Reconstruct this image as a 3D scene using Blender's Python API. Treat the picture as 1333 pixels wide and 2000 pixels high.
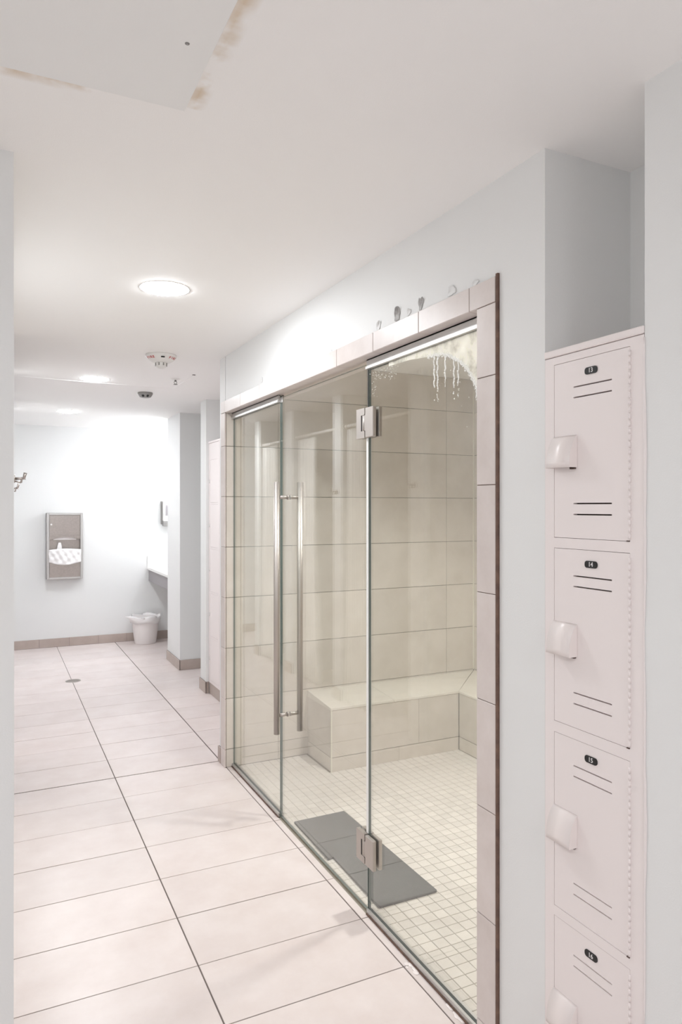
import bpy, bmesh, math, random
from mathutils import Vector, Matrix
random.seed(7)
for o in list(bpy.data.objects): bpy.data.objects.remove(o, do_unlink=True)
SC = bpy.context.scene
COL = SC.collection

# ------------------------------------------------------------------ camera, world, exposure
EYE = 1.525                      # camera height above the tiled floor (m)
FPX, CX, HZ = 1388.9, 666.5, 990.0
TH = math.atan(676.5 / FPX); SN, CS = math.sin(TH), math.cos(TH)
cam_d = bpy.data.cameras.new('camera'); cam = bpy.data.objects.new('camera', cam_d); COL.objects.link(cam)
cam.location = (0, 0, EYE); cam.rotation_euler = (math.pi / 2, 0, -TH)
cam_d.sensor_fit = 'VERTICAL'; cam_d.sensor_height = 36; cam_d.sensor_width = 24
cam_d.lens = FPX / 2000 * 36; cam_d.shift_y = -0.005; cam_d.clip_start = 0.02
SC.camera = cam
W = bpy.data.worlds.new('world'); SC.world = W; W.use_nodes = True
W.node_tree.nodes['Background'].inputs[0].default_value = (0.9, 0.95, 1, 1)
W.node_tree.nodes['Background'].inputs[1].default_value = 0.05
SC.view_settings.view_transform = 'Standard'; SC.view_settings.look = 'None'
SC.view_settings.gamma = 1; SC.view_settings.use_curve_mapping = False
SC.view_settings.exposure = 0.62
SC.cycles.diffuse_bounces = 10; SC.cycles.max_bounces = 16; SC.cycles.transparent_max_bounces = 16
LAMP = 108.0                     # radiance of the flush ceiling lamps
LAMP_VANITY = 27.0
LAMP_SHOWER_FILL = 400.0  # radiance of the added downlight in the shower

H = EYE + 0.881                  # ceiling height

def ray(px, py):
    t = (px - CX) / FPX
    return Vector((SN + t * CS, CS - t * SN, (HZ - py) / FPX))
def on_x(px, py, x):             # the point on a wall plane X = x seen at a pixel
    r = ray(px, py); k = x / r.x; return Vector((x, r.y * k, EYE + r.z * k))
def on_z(px, py, z):             # the point on a level plane seen at a pixel
    r = ray(px, py); k = (z - EYE) / r.z; return Vector((r.x * k, r.y * k, z))

# ------------------------------------------------------------------ materials
def mat(name, col, rough=0.5, metal=0.0, spec=0.5, mottle=None, scale=6.0, bump=0.0, bscale=200.0, coat=0.0, rnd=0.0, alpha=1.0):
    m = bpy.data.materials.new(name); m.use_nodes = True
    nt = m.node_tree; b = nt.nodes['Principled BSDF']
    b.inputs['Base Color'].default_value = (*col, 1); b.inputs['Roughness'].default_value = rough
    b.inputs['Metallic'].default_value = metal; b.inputs['Specular IOR Level'].default_value = spec
    b.inputs['Coat Weight'].default_value = coat; b.inputs['Alpha'].default_value = alpha
    geo = nt.nodes.new('ShaderNodeNewGeometry')
    if mottle:
        n = nt.nodes.new('ShaderNodeTexNoise'); n.inputs['Scale'].default_value = scale
        n.inputs['Detail'].default_value = 6; n.inputs['Roughness'].default_value = 0.62
        nt.links.new(geo.outputs['Position'], n.inputs['Vector'])
        r = nt.nodes.new('ShaderNodeValToRGB'); r.color_ramp.elements[0].position = 0.3; r.color_ramp.elements[1].position = 0.7
        r.color_ramp.elements[0].color = (*mottle, 1); r.color_ramp.elements[1].color = (*col, 1)
        nt.links.new(n.outputs['Fac'], r.inputs['Fac']); out = r.outputs['Color']
        if rnd:
            oi = nt.nodes.new('ShaderNodeObjectInfo'); mr = nt.nodes.new('ShaderNodeMapRange')
            mr.inputs['To Min'].default_value = 1 - rnd; mr.inputs['To Max'].default_value = 1 + rnd
            nt.links.new(oi.outputs['Random'], mr.inputs['Value'])
            mx = nt.nodes.new('ShaderNodeMix'); mx.data_type = 'RGBA'; mx.blend_type = 'MULTIPLY'; mx.inputs[0].default_value = 1
            nt.links.new(out, mx.inputs[6]); nt.links.new(mr.outputs[0], mx.inputs[7]); out = mx.outputs[2]
        nt.links.new(out, b.inputs['Base Color'])
    if bump:
        n2 = nt.nodes.new('ShaderNodeTexNoise'); n2.inputs['Scale'].default_value = bscale; n2.inputs['Detail'].default_value = 3
        nt.links.new(geo.outputs['Position'], n2.inputs['Vector'])
        bp = nt.nodes.new('ShaderNodeBump'); bp.inputs['Strength'].default_value = bump; bp.inputs['Distance'].default_value = 0.002
        nt.links.new(n2.outputs['Fac'], bp.inputs['Height']); nt.links.new(bp.outputs['Normal'], b.inputs['Normal'])
    return m
def emit(name, col, s):
    m = bpy.data.materials.new(name); m.use_nodes = True; nt = m.node_tree; nt.nodes.clear()
    e = nt.nodes.new('ShaderNodeEmission'); e.inputs[0].default_value = (*col, 1); e.inputs[1].default_value = s
    o = nt.nodes.new('ShaderNodeOutputMaterial'); nt.links.new(e.outputs[0], o.inputs[0]); return m
def glassmat(name, tint, fog=0.0):
    m = bpy.data.materials.new(name); m.use_nodes = True; nt = m.node_tree; nt.nodes.clear()
    o = nt.nodes.new('ShaderNodeOutputMaterial'); t = nt.nodes.new('ShaderNodeBsdfTransparent'); g = nt.nodes.new('ShaderNodeBsdfGlossy')
    t.inputs[0].default_value = (*tint, 1); g.inputs['Roughness'].default_value = 0.0; g.inputs[0].default_value = (1, 1, 1, 1)
    f = nt.nodes.new('ShaderNodeFresnel')
    ge = nt.nodes.new('ShaderNodeNewGeometry'); mr = nt.nodes.new('ShaderNodeMapRange')      # same reflectance entering and leaving the pane
    mr.inputs['To Min'].default_value = 1.52; mr.inputs['To Max'].default_value = 1 / 1.52
    nt.links.new(ge.outputs['Backfacing'], mr.inputs['Value']); nt.links.new(mr.outputs[0], f.inputs['IOR'])
    x = nt.nodes.new('ShaderNodeMixShader'); nt.links.new(f.outputs[0], x.inputs[0])
    nt.links.new(t.outputs[0], x.inputs[1]); nt.links.new(g.outputs[0], x.inputs[2]); nt.links.new(x.outputs[0], o.inputs[0])
    return m
def filmmat(name, col, lo, hi, scale):
    m = bpy.data.materials.new(name); m.use_nodes = True; nt = m.node_tree; nt.nodes.clear()
    o = nt.nodes.new('ShaderNodeOutputMaterial'); t = nt.nodes.new('ShaderNodeBsdfTransparent')
    d = nt.nodes.new('ShaderNodeBsdfDiffuse'); d.inputs[0].default_value = (*col, 1)
    tr = nt.nodes.new('ShaderNodeBsdfTranslucent'); tr.inputs[0].default_value = (*col, 1)
    a = nt.nodes.new('ShaderNodeAddShader'); nt.links.new(d.outputs[0], a.inputs[0]); nt.links.new(tr.outputs[0], a.inputs[1])
    ge = nt.nodes.new('ShaderNodeNewGeometry'); n = nt.nodes.new('ShaderNodeTexNoise'); n.inputs['Scale'].default_value = scale
    n.inputs['Detail'].default_value = 5; nt.links.new(ge.outputs['Position'], n.inputs['Vector'])
    mr = nt.nodes.new('ShaderNodeMapRange'); mr.inputs['From Min'].default_value = 0.3; mr.inputs['From Max'].default_value = 0.7
    mr.inputs['To Min'].default_value = lo; mr.inputs['To Max'].default_value = hi; nt.links.new(n.outputs['Fac'], mr.inputs['Value'])
    x = nt.nodes.new('ShaderNodeMixShader'); nt.links.new(mr.outputs[0], x.inputs[0])
    nt.links.new(t.outputs[0], x.inputs[1]); nt.links.new(a.outputs[0], x.inputs[2]); nt.links.new(x.outputs[0], o.inputs[0])
    return m

M = {}
M['paint'] = mat('grey_paint', (0.80, 0.806, 0.803), 0.55, bump=0.12, bscale=260)
M['floor'] = mat('floor_tile_glaze', (0.765, 0.692, 0.675), 0.30, mottle=(0.685, 0.60, 0.575), scale=5, rnd=0.035, spec=0.45)
M['grout'] = mat('floor_grout', (0.16, 0.13, 0.12), 0.9)
M['walltile'] = mat('wall_tile_glaze', (0.72, 0.67, 0.615), 0.35, mottle=(0.64, 0.59, 0.53), scale=7, rnd=0.04)
M['wallgrout'] = mat('wall_grout', (0.17, 0.15, 0.12), 0.9)
M['frametile'] = mat('frame_tile_glaze', (0.72, 0.655, 0.63), 0.38, mottle=(0.64, 0.57, 0.54), scale=9, rnd=0.03)
M['basetile'] = mat('base_tile_glaze', (0.50, 0.425, 0.385), 0.42, mottle=(0.44, 0.365, 0.325), scale=9, rnd=0.03)
M['rust'] = mat('brown_adhesive_edge', (0.20, 0.12, 0.085), 0.85, mottle=(0.10, 0.06, 0.05), scale=30)
M['mosaic'] = mat('mosaic_glaze', (0.72, 0.68, 0.64), 0.35, mottle=(0.65, 0.61, 0.57), scale=14, rnd=0.06)
M['mosgrout'] = mat('mosaic_grout', (0.33, 0.295, 0.24), 0.9)
M['benchtop'] = mat('bench_top_glaze', (0.80, 0.765, 0.70), 0.3, mottle=(0.74, 0.70, 0.63), scale=8, rnd=0.02)
M['whitegrout'] = mat('white_corner_caulk', (0.80, 0.77, 0.68), 0.6)
M['glass'] = glassmat('clear_glass', (0.974, 0.985, 0.970))
M['glassedge'] = mat('glass_edge', (0.11, 0.145, 0.135), 0.2, spec=0.5)
M['steel'] = mat('brushed_steel', (0.52, 0.475, 0.45), 0.34, metal=1.0, mottle=(0.45, 0.41, 0.385), scale=60)
M['nickel'] = mat('brushed_nickel', (0.52, 0.48, 0.45), 0.48, metal=1.0)
M['alu'] = mat('aluminium_channel', (0.60, 0.59, 0.58), 0.42, metal=0.85)
M['black'] = mat('black_plastic', (0.012, 0.011, 0.011), 0.45)
M['clearseal'] = mat('milky_seal', (0.86, 0.86, 0.85), 0.25)
M['mat'] = mat('grey_rubber_mat', (0.105, 0.11, 0.108), 0.8, mottle=(0.08, 0.085, 0.083), scale=60, bump=0.4, bscale=500)
M['locker'] = mat('pinkish_white_enamel', (0.86, 0.795, 0.785), 0.38, bump=0.05, bscale=500)
M['hood'] = mat('white_plastic_hood', (0.86, 0.79, 0.77), 0.35)
M['dark'] = mat('dark_gap', (0.10, 0.065, 0.055), 0.8)
M['white'] = mat('white_plastic', (0.82, 0.81, 0.79), 0.4)
M['whitetext'] = mat('white_numerals', (0.75, 0.73, 0.73), 0.5)
M['red'] = mat('red_print', (0.55, 0.03, 0.03), 0.5)
M['greyplastic'] = mat('grey_plastic', (0.27, 0.26, 0.25), 0.45)
M['counter'] = mat('white_countertop', (0.86, 0.85, 0.83), 0.25)
M['apron'] = mat('grey_apron', (0.33, 0.31, 0.32), 0.5)
M['bin'] = mat('white_bin_plastic', (0.84, 0.80, 0.79), 0.4)
M['liner'] = mat('white_bin_liner', (0.90, 0.88, 0.88), 0.3, bump=0.6, bscale=60)
M['curtain'] = mat('white_curtain', (0.94, 0.93, 0.91), 0.8)
M['caulk'] = mat('white_caulk', (0.84, 0.77, 0.75), 0.5)
M['lamp'] = emit('lamp_diffuser', (0.95, 0.985, 1.02), LAMP)
M['lampv'] = emit('vanity_diffuser', (0.95, 0.985, 1.03), LAMP_VANITY)
M['lamps'] = emit('shower_fill_diffuser', (0.99, 0.975, 0.95), LAMP_SHOWER_FILL)
M['fog'] = filmmat('condensation_film', (0.86, 0.88, 0.83), 0.25, 0.85, 22)
M['drop'] = mat('water_drop', (0.95, 0.96, 0.92), 0.12, spec=0.8)
M['peel'] = mat('peeled_paint', (0.30, 0.29, 0.29), 0.8, mottle=(0.66, 0.66, 0.65), scale=45)

def ceilmat():
    m = mat('ceiling_paint', (0.935, 0.926, 0.917), 0.7, bump=0.1, bscale=300)
    nt = m.node_tree; b = nt.nodes['Principled BSDF']; g = nt.nodes.new('ShaderNodeNewGeometry')
    sx = nt.nodes.new('ShaderNodeSeparateXYZ'); nt.links.new(g.outputs['Position'], sx.inputs[0])
    nz = nt.nodes.new('ShaderNodeTexNoise'); nz.inputs['Scale'].default_value = 9; nz.inputs['Detail'].default_value = 4
    nt.links.new(g.outputs['Position'], nz.inputs['Vector'])
    def math_(op, a, b_=None):
        n = nt.nodes.new('ShaderNodeMath'); n.operation = op
        for i, v in enumerate((a, b_)):
            if v is None: continue
            if isinstance(v, (int, float)): n.inputs[i].default_value = v
            else: nt.links.new(v, n.inputs[i])
        return n.outputs[0]
    # water stains that follow two edges of the access panel
    e1 = math_('SUBTRACT', 1.0, math_('DIVIDE', math_('ABSOLUTE', math_('SUBTRACT', sx.outputs[1], 1.575)), 0.035))
    m1 = math_('MULTIPLY', math_('LESS_THAN', sx.outputs[0], 0.30), math_('GREATER_THAN', sx.outputs[0], -0.2))
    e2 = math_('SUBTRACT', 1.0, math_('DIVIDE', math_('ABSOLUTE', math_('SUBTRACT', sx.outputs[0], 0.392)), 0.03))
    m2 = math_('MULTIPLY', math_('LESS_THAN', sx.outputs[1], 1.56), math_('GREATER_THAN', sx.outputs[1], 0.9))
    st = math_('MAXIMUM', math_('MULTIPLY', math_('MAXIMUM', e1, 0.0), m1), math_('MULTIPLY', math_('MAXIMUM', e2, 0.0), m2))
    nzr = nt.nodes.new('ShaderNodeMapRange'); nzr.inputs['From Min'].default_value = 0.47; nzr.inputs['From Max'].default_value = 0.62
    nt.links.new(nz.outputs['Fac'], nzr.inputs['Value'])
    fac = math_('MULTIPLY', math_('MULTIPLY', st, nzr.outputs[0]), 0.8)
    mx = nt.nodes.new('ShaderNodeMix'); mx.data_type = 'RGBA'; nt.links.new(fac, mx.inputs[0])
    mx.inputs[6].default_value = (0.935, 0.926, 0.917, 1); mx.inputs[7].default_value = (0.66, 0.52, 0.36, 1)
    nt.links.new(mx.outputs[2], b.inputs['Base Color']); return m
M['ceil'] = ceilmat()
M['panel'] = mat('panel_paint', (0.86, 0.862, 0.855), 0.6, bump=0.1, bscale=300)

# ------------------------------------------------------------------ mesh helpers
class MB:
    """collects shapes in world coordinates into ONE mesh object"""
    def __init__(s): s.bm = bmesh.new(); s.mi = 0
    def _tag(s, faces):
        for f in faces: f.material_index = s.mi
    def box(s, x0, x1, y0, y1, z0, z1, bev=0.0, seg=1):
        r = bmesh.ops.create_cube(s.bm, size=1.0)
        vs = r['verts']
        for v in vs:
            v.co = Vector(((x0 + x1) / 2 + v.co.x * (x1 - x0), (y0 + y1) / 2 + v.co.y * (y1 - y0), (z0 + z1) / 2 + v.co.z * (z1 - z0)))
        fs = set(f for v in vs for f in v.link_faces); s._tag(fs)
        if bev:
            es = list(set(e for v in vs for e in v.link_edges))
            r2 = bmesh.ops.bevel(s.bm, geom=es, offset=bev, segments=seg, affect='EDGES', profile=0.5)
            s._tag(r2['faces'])
        return s
    def tube(s, p, q, r, n=14, r2=None, cap=True):
        p, q = Vector(p), Vector(q); d = (q - p); L = d.length; r2 = r if r2 is None else r2
        res = bmesh.ops.create_cone(s.bm, cap_ends=cap, segments=n, radius1=r, radius2=r2, depth=L)
        mtx = Matrix.Translation((p + q) / 2) @ d.to_track_quat('Z', 'Y').to_matrix().to_4x4()
        bmesh.ops.transform(s.bm, matrix=mtx, verts=res['verts'])
        fs = set(f for v in res['verts'] for f in v.link_faces); s._tag(fs)
        for f in fs:
            if len(f.verts) == 4: f.smooth = True
        return s
    def lathe(s, prof, c, n=32, axis='Z', smooth=True):
        c = Vector(c); rings = []
        for (r, h) in prof:
            ring = []
            for i in range(n):
                a = 2 * math.pi * i / n
                ring.append(s.bm.verts.new(c + Vector((max(r, 1e-5) * math.cos(a), max(r, 1e-5) * math.sin(a), h))))
            rings.append(ring)
        fs = []
        for k in range(len(rings) - 1):
            for i in range(n):
                f = s.bm.faces.new((rings[k][i], rings[k][(i + 1) % n], rings[k + 1][(i + 1) % n], rings[k + 1][i])); f.smooth = smooth; fs.append(f)
        s._tag(fs); return s
    def prism(s, pts, axis, a, b):
        """closed outline pts (u,v) extruded along axis from a to b; axis x: (y,z), y: (x,z), z: (x,y)"""
        def P(u, v, w): return {'x': (w, u, v), 'y': (u, w, v), 'z': (u, v, w)}[axis]
        A = [s.bm.verts.new(P(u, v, a)) for u, v in pts]; B = [s.bm.verts.new(P(u, v, b)) for u, v in pts]
        n = len(pts); fs = [s.bm.faces.new(A), s.bm.faces.new(B[::-1])]
        for i in range(n): fs.append(s.bm.faces.new((A[i], B[i], B[(i + 1) % n], A[(i + 1) % n])))
        s._tag(fs); return s
    def sphere(s, c, r, sc=(1, 1, 1), sub=1):
        res = bmesh.ops.create_icosphere(s.bm, subdivisions=sub, radius=r)
        for v in res['verts']: v.co = Vector(c) + Vector((v.co.x * sc[0], v.co.y * sc[1], v.co.z * sc[2]))
        fs = set(f for v in res['verts'] for f in v.link_faces); s._tag(fs)
        for f in fs: f.smooth = True
        return s
    def build(s, name, mats, parent=None, origin=None):
        bm = s.bm; bmesh.ops.recalc_face_normals(bm, faces=bm.faces)
        xs = [v.co for v in bm.verts]
        if origin is None:
            lo = Vector((min(v.x for v in xs), min(v.y for v in xs), min(v.z for v in xs)))
            hi = Vector((max(v.x for v in xs), max(v.y for v in xs), max(v.z for v in xs)))
            origin = (lo + hi) / 2; origin.z = lo.z
        origin = Vector(origin)
        for v in bm.verts: v.co -= origin
        me = bpy.data.meshes.new(name); bm.to_mesh(me); bm.free()
        for m in (mats if isinstance(mats, (list, tuple)) else [mats]): me.materials.append(M[m])
        return link(name, me, origin, parent)
WP = {}
def link(name, me, wloc, parent=None):
    o = bpy.data.objects.new(name, me); COL.objects.link(o)
    wloc = Vector(wloc); WP[o] = wloc
    if parent is not None: o.parent = parent; o.location = wloc - WP[parent]
    else: o.location = wloc
    return o
def thing(name, loc, label, cat, group=None):
    o = link(name, None, loc); tag(o, label, cat, group); return o
def tag(o, label=None, cat=None, group=None, kind=None):
    for k, v in (('label', label), ('category', cat), ('group', group), ('kind', kind)):
        if v: o[k] = v
    return o
def dup(root, delta, label=None, group=None):
    r = root.copy(); COL.objects.link(r); r.location = root.location + Vector(delta); WP[r] = r.location.copy()
    if label: r['label'] = label
    if group: r['group'] = group
    def rec(a, b):
        for ch in list(a.children):
            c = ch.copy(); COL.objects.link(c); c.parent = b; rec(ch, c)
    rec(root, r); return r
TC = {}
def piece(name, x0, x1, y0, y1, z0, z1, m, parent, bev=0.0012):
    """one tile or panel: a bevelled slab sharing its mesh with all pieces of its size"""
    key = (round(x1 - x0, 3), round(y1 - y0, 3), round(z1 - z0, 3), m, bev)
    if key not in TC:
        b = MB(); hx, hy, hz = (x1 - x0) / 2, (y1 - y0) / 2, (z1 - z0) / 2
        b.box(-hx, hx, -hy, hy, -hz, hz, bev=min(bev, hx * .45, hy * .45, hz * .45))
        bmesh.ops.recalc_face_normals(b.bm, faces=b.bm.faces)
        me = bpy.data.meshes.new(name); b.bm.to_mesh(me); b.bm.free(); me.materials.append(M[m]); TC[key] = me
    return link(name, TC[key], ((x0 + x1) / 2, (y0 + y1) / 2, (z0 + z1) / 2), parent)
def struct(o, label=None, cat=None):
    o['kind'] = 'structure'
    if label: o['label'] = label
    if cat: o['category'] = cat
    return o
def solid(name, boxes, m, label, cat):
    b = MB()
    for bx in boxes: b.box(*bx)
    return struct(b.build(name, m, None, (0, 0, 0)), label, cat)

# ------------------------------------------------------------------ key planes
XW = 1.215        # painted face of the right-hand wall
XT = 1.207        # face of the tile frame round the glass
XG = 1.266        # centre of the glass
YF = 4.035        # tiled far wall of the shower
YN = 1.460        # tiled near wall of the shower
XR = 2.990        # tiled right wall of the shower
YFAR = 8.33       # far wall of the room
XC = 1.556        # faces of the far wall stubs
XL = 0.085        # ends of the stall partitions
ZH0, ZH1 = EYE + 0.5505, EYE + 0.6195    # header tiles
G = 0.003

# ------------------------------------------------------------------ floor
floor = MB(); floor.box(-1.35, XG - 0.013, -2.2, YFAR, -0.06, -0.0025); floor.box(XG - 0.013, 2.75, 4.1, YFAR, -0.06, -0.0025)
floor = struct(floor.build('floor', 'grout', None, (0, 0, 0)), 'pale pinkish beige rectangular tiled floor with dark joints', 'floor')
PX, PY = 0.6115, 0.3045
xl = [0.6086 + PX * k for k in range(-4, 5)]
yl = [2.334 + PY * k for k in range(-15, 21)]
def clip(a0, a1, b0, b1): return max(a0, b0), min(a1, b1)
for i in range(len(xl) - 1):
    for j in range(len(yl) - 1):
        for (rx0, rx1, ry0, ry1) in ((-1.3, XG - 0.014, -2.2, 4.154), (-1.3, 1.215, 4.154, YFAR - .01), (1.215, 2.6, 4.16, YFAR - .01)):
            x0, x1 = clip(xl[i], xl[i + 1], rx0, rx1); y0, y1 = clip(yl[j], yl[j + 1], ry0, ry1)
            if x1 - x0 < .015 or y1 - y0 < .02: continue
            if x1 < -0.02 and y0 > 2.1: continue        # inside the curtained stalls
            if rx0 == 1.215 and x0 > 1.6 and y0 < 5.8: continue
            dz = random.uniform(-.0004, .0004)
            ga = 0.0024 if x0 == xl[i] else 0
            gb = 0.0024 if x1 == xl[i + 1] else 0
            piece('floor_tile', x0 + ga, x1 - gb, y0 + .0020, y1 - .0020, -0.010 + dz, 0.0 + dz, 'floor', floor, bev=0.0008)
# white caulk smeared over the joints at the near end of the glass
cb = MB()
for (px, py, r, n) in ((795, 1884, .014, 5), (812, 1893, .016, 7), (838, 1882, .013, 7), (880, 1962, .012, 5), (903, 1984, .016, 9), (826, 1880, .010, 4), (893, 1972, .012, 4)):
    c = on_z(px, py, 0)
    for k in range(n):
        a = random.uniform(0, 6.28); d = random.uniform(0, r)
        cb.sphere((min(c.x + math.cos(a) * d, XG - .018), c.y + math.sin(a) * d * 1.3, 0.0005), r * random.uniform(.35, .75), (1, 1.2, 0.16), 2)
cb.build('caulk_smear', 'caulk', floor)

# ------------------------------------------------------------------ ceiling
ceil = solid('ceiling', [(-1.35, 3.1, -2.2, YFAR, H, H + 0.08)], 'ceil', 'off-white painted ceiling with brown water stains', 'ceiling')
cr = MB()                                   # shallow ridge of a taped joint
for a, b in (((27, 733), (150, 744)), ((150, 744), (240, 751)), ((240, 751), (338, 759)), ((338, 759), (379, 732))):
    p, q = on_z(*a, H), on_z(*b, H); d = (q - p).normalized(); n = Vector((-d.y, d.x, 0)) * 0.004
    vs = [cr.bm.verts.new(v) for v in (p - n, q - n, q + n, p + n)]; ws = [cr.bm.verts.new(v - Vector((0, 0, .003))) for v in (p, q)]
    cr.bm.faces.new((vs[0], vs[1], ws[1], ws[0])); cr.bm.faces.new((ws[0], ws[1], vs[2], vs[3]))
cr.build('taped_joint', 'ceil', ceil)
hp = on_z(379, 732, H); MB().lathe([(0, -.002), (.011, -.002), (.011, 0)], hp, 14).build('screw_hole', 'dark', ceil)

# ------------------------------------------------------------------ painted walls
wall_shower = solid('wall_shower_front', [
    (XW, XW + .12, 1.35, 1.605, 0, H), (XW, XW + .12, 1.605, YF, ZH0 + .01, H), (XW, 3.1, YF + .01, 4.154, 0, H)], 'paint',
    'light grey painted wall around the glazed shower opening', 'wall')
wall_niche = solid('wall_niche', [(XW + .12, 3.1, 1.35, 1.45, 0, H), (1.506, 1.60, 1.0, 1.35, 0, H)], 'paint', 'grey recess walls behind the tall locker', 'wall')
wall_near = solid('wall_right', [(XW, 1.60, -2.2, 1.052, 0, H)], 'paint', 'light grey painted wall at the right edge', 'wall')
wall_sr = solid('wall_shower_right', [(XR + .01, 3.1, 1.45, YF + .01, 0, H)], 'wallgrout', 'beige tiled side wall deep inside the shower', 'wall')
wall_sf = solid('wall_shower_far', [(XW + .004, XR + .01, YF + .006, YF + .0101, 0, H)], 'wallgrout', 'beige tiled end wall above the shower bench', 'wall')
wall_sn = solid('wall_shower_near', [(XW + .12, XR + .01, 1.4499, YN - .006, 0, H)], 'wallgrout', 'beige tiled near wall inside the shower', 'wall')
wall_rec = solid('wall_recess', [(1.90, 2.0, 4.154, 5.72, 0, H)], 'paint', 'grey back wall of the far locker recess', 'wall')
wall_st1 = solid('wall_stub_near', [(XC, 2.0, 5.72, 5.89, 0, H)], 'paint', 'narrow pale wall end beside the far lockers', 'wall')
wall_st2 = solid('wall_stub_far', [(XC, 2.24, 6.635, 7.16, 0, H)], 'paint', 'pale wall stub between the opening and the sink counter', 'wall')
wall_pas = solid('wall_passage', [(2.6, 2.7, 5.72, 7.2, 0, H), (2.0, 2.6, 5.62, 5.72, 0, H), (2.24, 2.6, 7.06, 7.16, 0, H)], 'paint', 'pale walls of the side passage', 'wall')
wall_van = solid('wall_vanity', [(2.14, 2.24, 7.16, YFAR, 0, H)], 'paint', 'pale wall behind the sink counter', 'wall')
wall_far = solid('wall_far', [(-1.35, 2.75, YFAR, YFAR + .1, 0, H)], 'paint', 'bright pale far wall with towel dispenser', 'wall')
wall_left = solid('wall_left', [(-1.30, 0.042, 1.943, 2.07, 0, H), (-0.09, 0.030, 2.07, 3.85, 0, H)], 'paint', 'grey wall end at the left edge of the picture', 'wall')
parts_y = ((3.85, 4.0), (5.01, 5.16), (6.03, 6.22), (6.925, 7.053))
wall_part = [solid('wall_partition', [(-1.30, XL, a, b, 0, H)], 'paint', lab, 'wall') for (a, b), lab in zip(parts_y, (
    'shower stall partition nearest the left wall end', 'second shower stall partition mirrored in the glass', 'third shower stall partition mirrored in the glass',
    'farthest shower stall partition mirrored in the glass'))]
solid('wall_stall_back', [(-1.35, -1.30, -2.2, YFAR, 0, H)], 'paint', 'pale wall closing the room on the left', 'wall')
solid('wall_behind', [(-1.35, 1.6, -2.3, -2.2, 0, H)], 'paint', 'pale wall behind the viewer', 'wall')

# ------------------------------------------------------------------ shower wall tiles
ZJ = [0.0] + [EYE - 1.42 + .296 * k for k in range(8)] + [H]
def rows():
    for a, b in zip(ZJ[:-1], ZJ[1:]): yield a, b
xj = [XW + .002, 1.544, 2.154, 2.764, XR]
for z0, z1 in rows():
    for x0, x1 in zip(xj[:-1], xj[1:]):
        piece('wall_tile', x0 + .001, x1 - .001, YF, YF + .008, z0 + .0013, z1 - .0013, 'walltile', wall_sf)
yj = [YN, 1.89, 2.50, 3.11, 3.72, YF]
for z0, z1 in rows():
    for y0, y1 in zip(yj[:-1], yj[1:]):
        piece('wall_tile', XR, XR + .012, y0 + .001, y1 - .001, z0 + .0013, z1 - .0013, 'walltile', wall_sr)
xj2 = [XW + .125, 1.72, 2.33, XR]
for z0, z1 in rows():
    for x0, x1 in zip(xj2[:-1], xj2[1:]):
        piece('wall_tile', x0 + .001, x1 - .001, YN - .008, YN, z0 + .0013, z1 - .0013, 'walltile', wall_sn)
for y0, y1 in ((YN, 1.605),):
    for z0, z1 in rows(): piece('wall_tile', XW + .12, XW + .129, y0, y1, z0 + .0013, z1 - .0013, 'walltile', wall_shower)
MB().box(XR - .006, XR + .002, YF - .006, YF + .002, .4, H).build('corner_caulk', 'whitegrout', wall_sf)

# ------------------------------------------------------------------ tile frame round the opening
trim = MB(); trim.box(XT + .003, XW, 1.5345, 1.6145, 0, ZH1); trim.box(XT + .003, XW, 4.031, 4.111, 0, ZH1); trim.box(XT + .003, XW + .12, 1.6145, 4.031, ZH0 + .003, ZH0 + .0099)
trim = struct(trim.build('trim_1', 'rust', None, (0, 0, 0)), 'pinkish beige tile frame around the shower glass', 'trim')
for (ya, yb) in ((1.5335, 1.6150), (4.0300, 4.1110)):
    for z0, z1 in zip([0] + [EYE - 1.42 + .296 * k for k in range(7)], [EYE - 1.42 + .296 * k for k in range(7)] + [ZH0]):
        if z1 - z0 < .02: continue
        piece('frame_tile', XT, XW - .0005, ya, yb, z0 + .001, min(z1, ZH0) - .001, 'frametile', trim)
hy = [1.5335, 1.650, 1.918, 2.220, 2.519, 2.829, 3.126, 3.430, 3.738, 4.034, 4.111]
for a, b in zip(hy[:-1], hy[1:]):
    piece('frame_tile', XT, XW - .0005, a + .0013, b - .0013, ZH0 + .001, ZH1, 'frametile', trim)
for a, b in zip(hy[:-1], hy[1:]):
    a2, b2 = max(a, 1.616), min(b, 4.030)
    if b2 - a2 > .02: piece('soffit_tile', XT + .001, XW + .125, a2 + .0012, b2 - .0012, ZH0, ZH0 + .008, 'frametile', trim)
for z0, z1 in rows():                       # lining of the near jamb
    if z0 > ZH0: continue
    piece('jamb_tile', XW, XW + .125, 1.605, 1.6135, z0 + .001, min(z1, ZH0) - .001, 'frametile', trim)
MB().box(XT + .001, XW, 1.5245, 1.5330, 0, ZH1 + .006).build('bare_edge', 'rust', trim)
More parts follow.
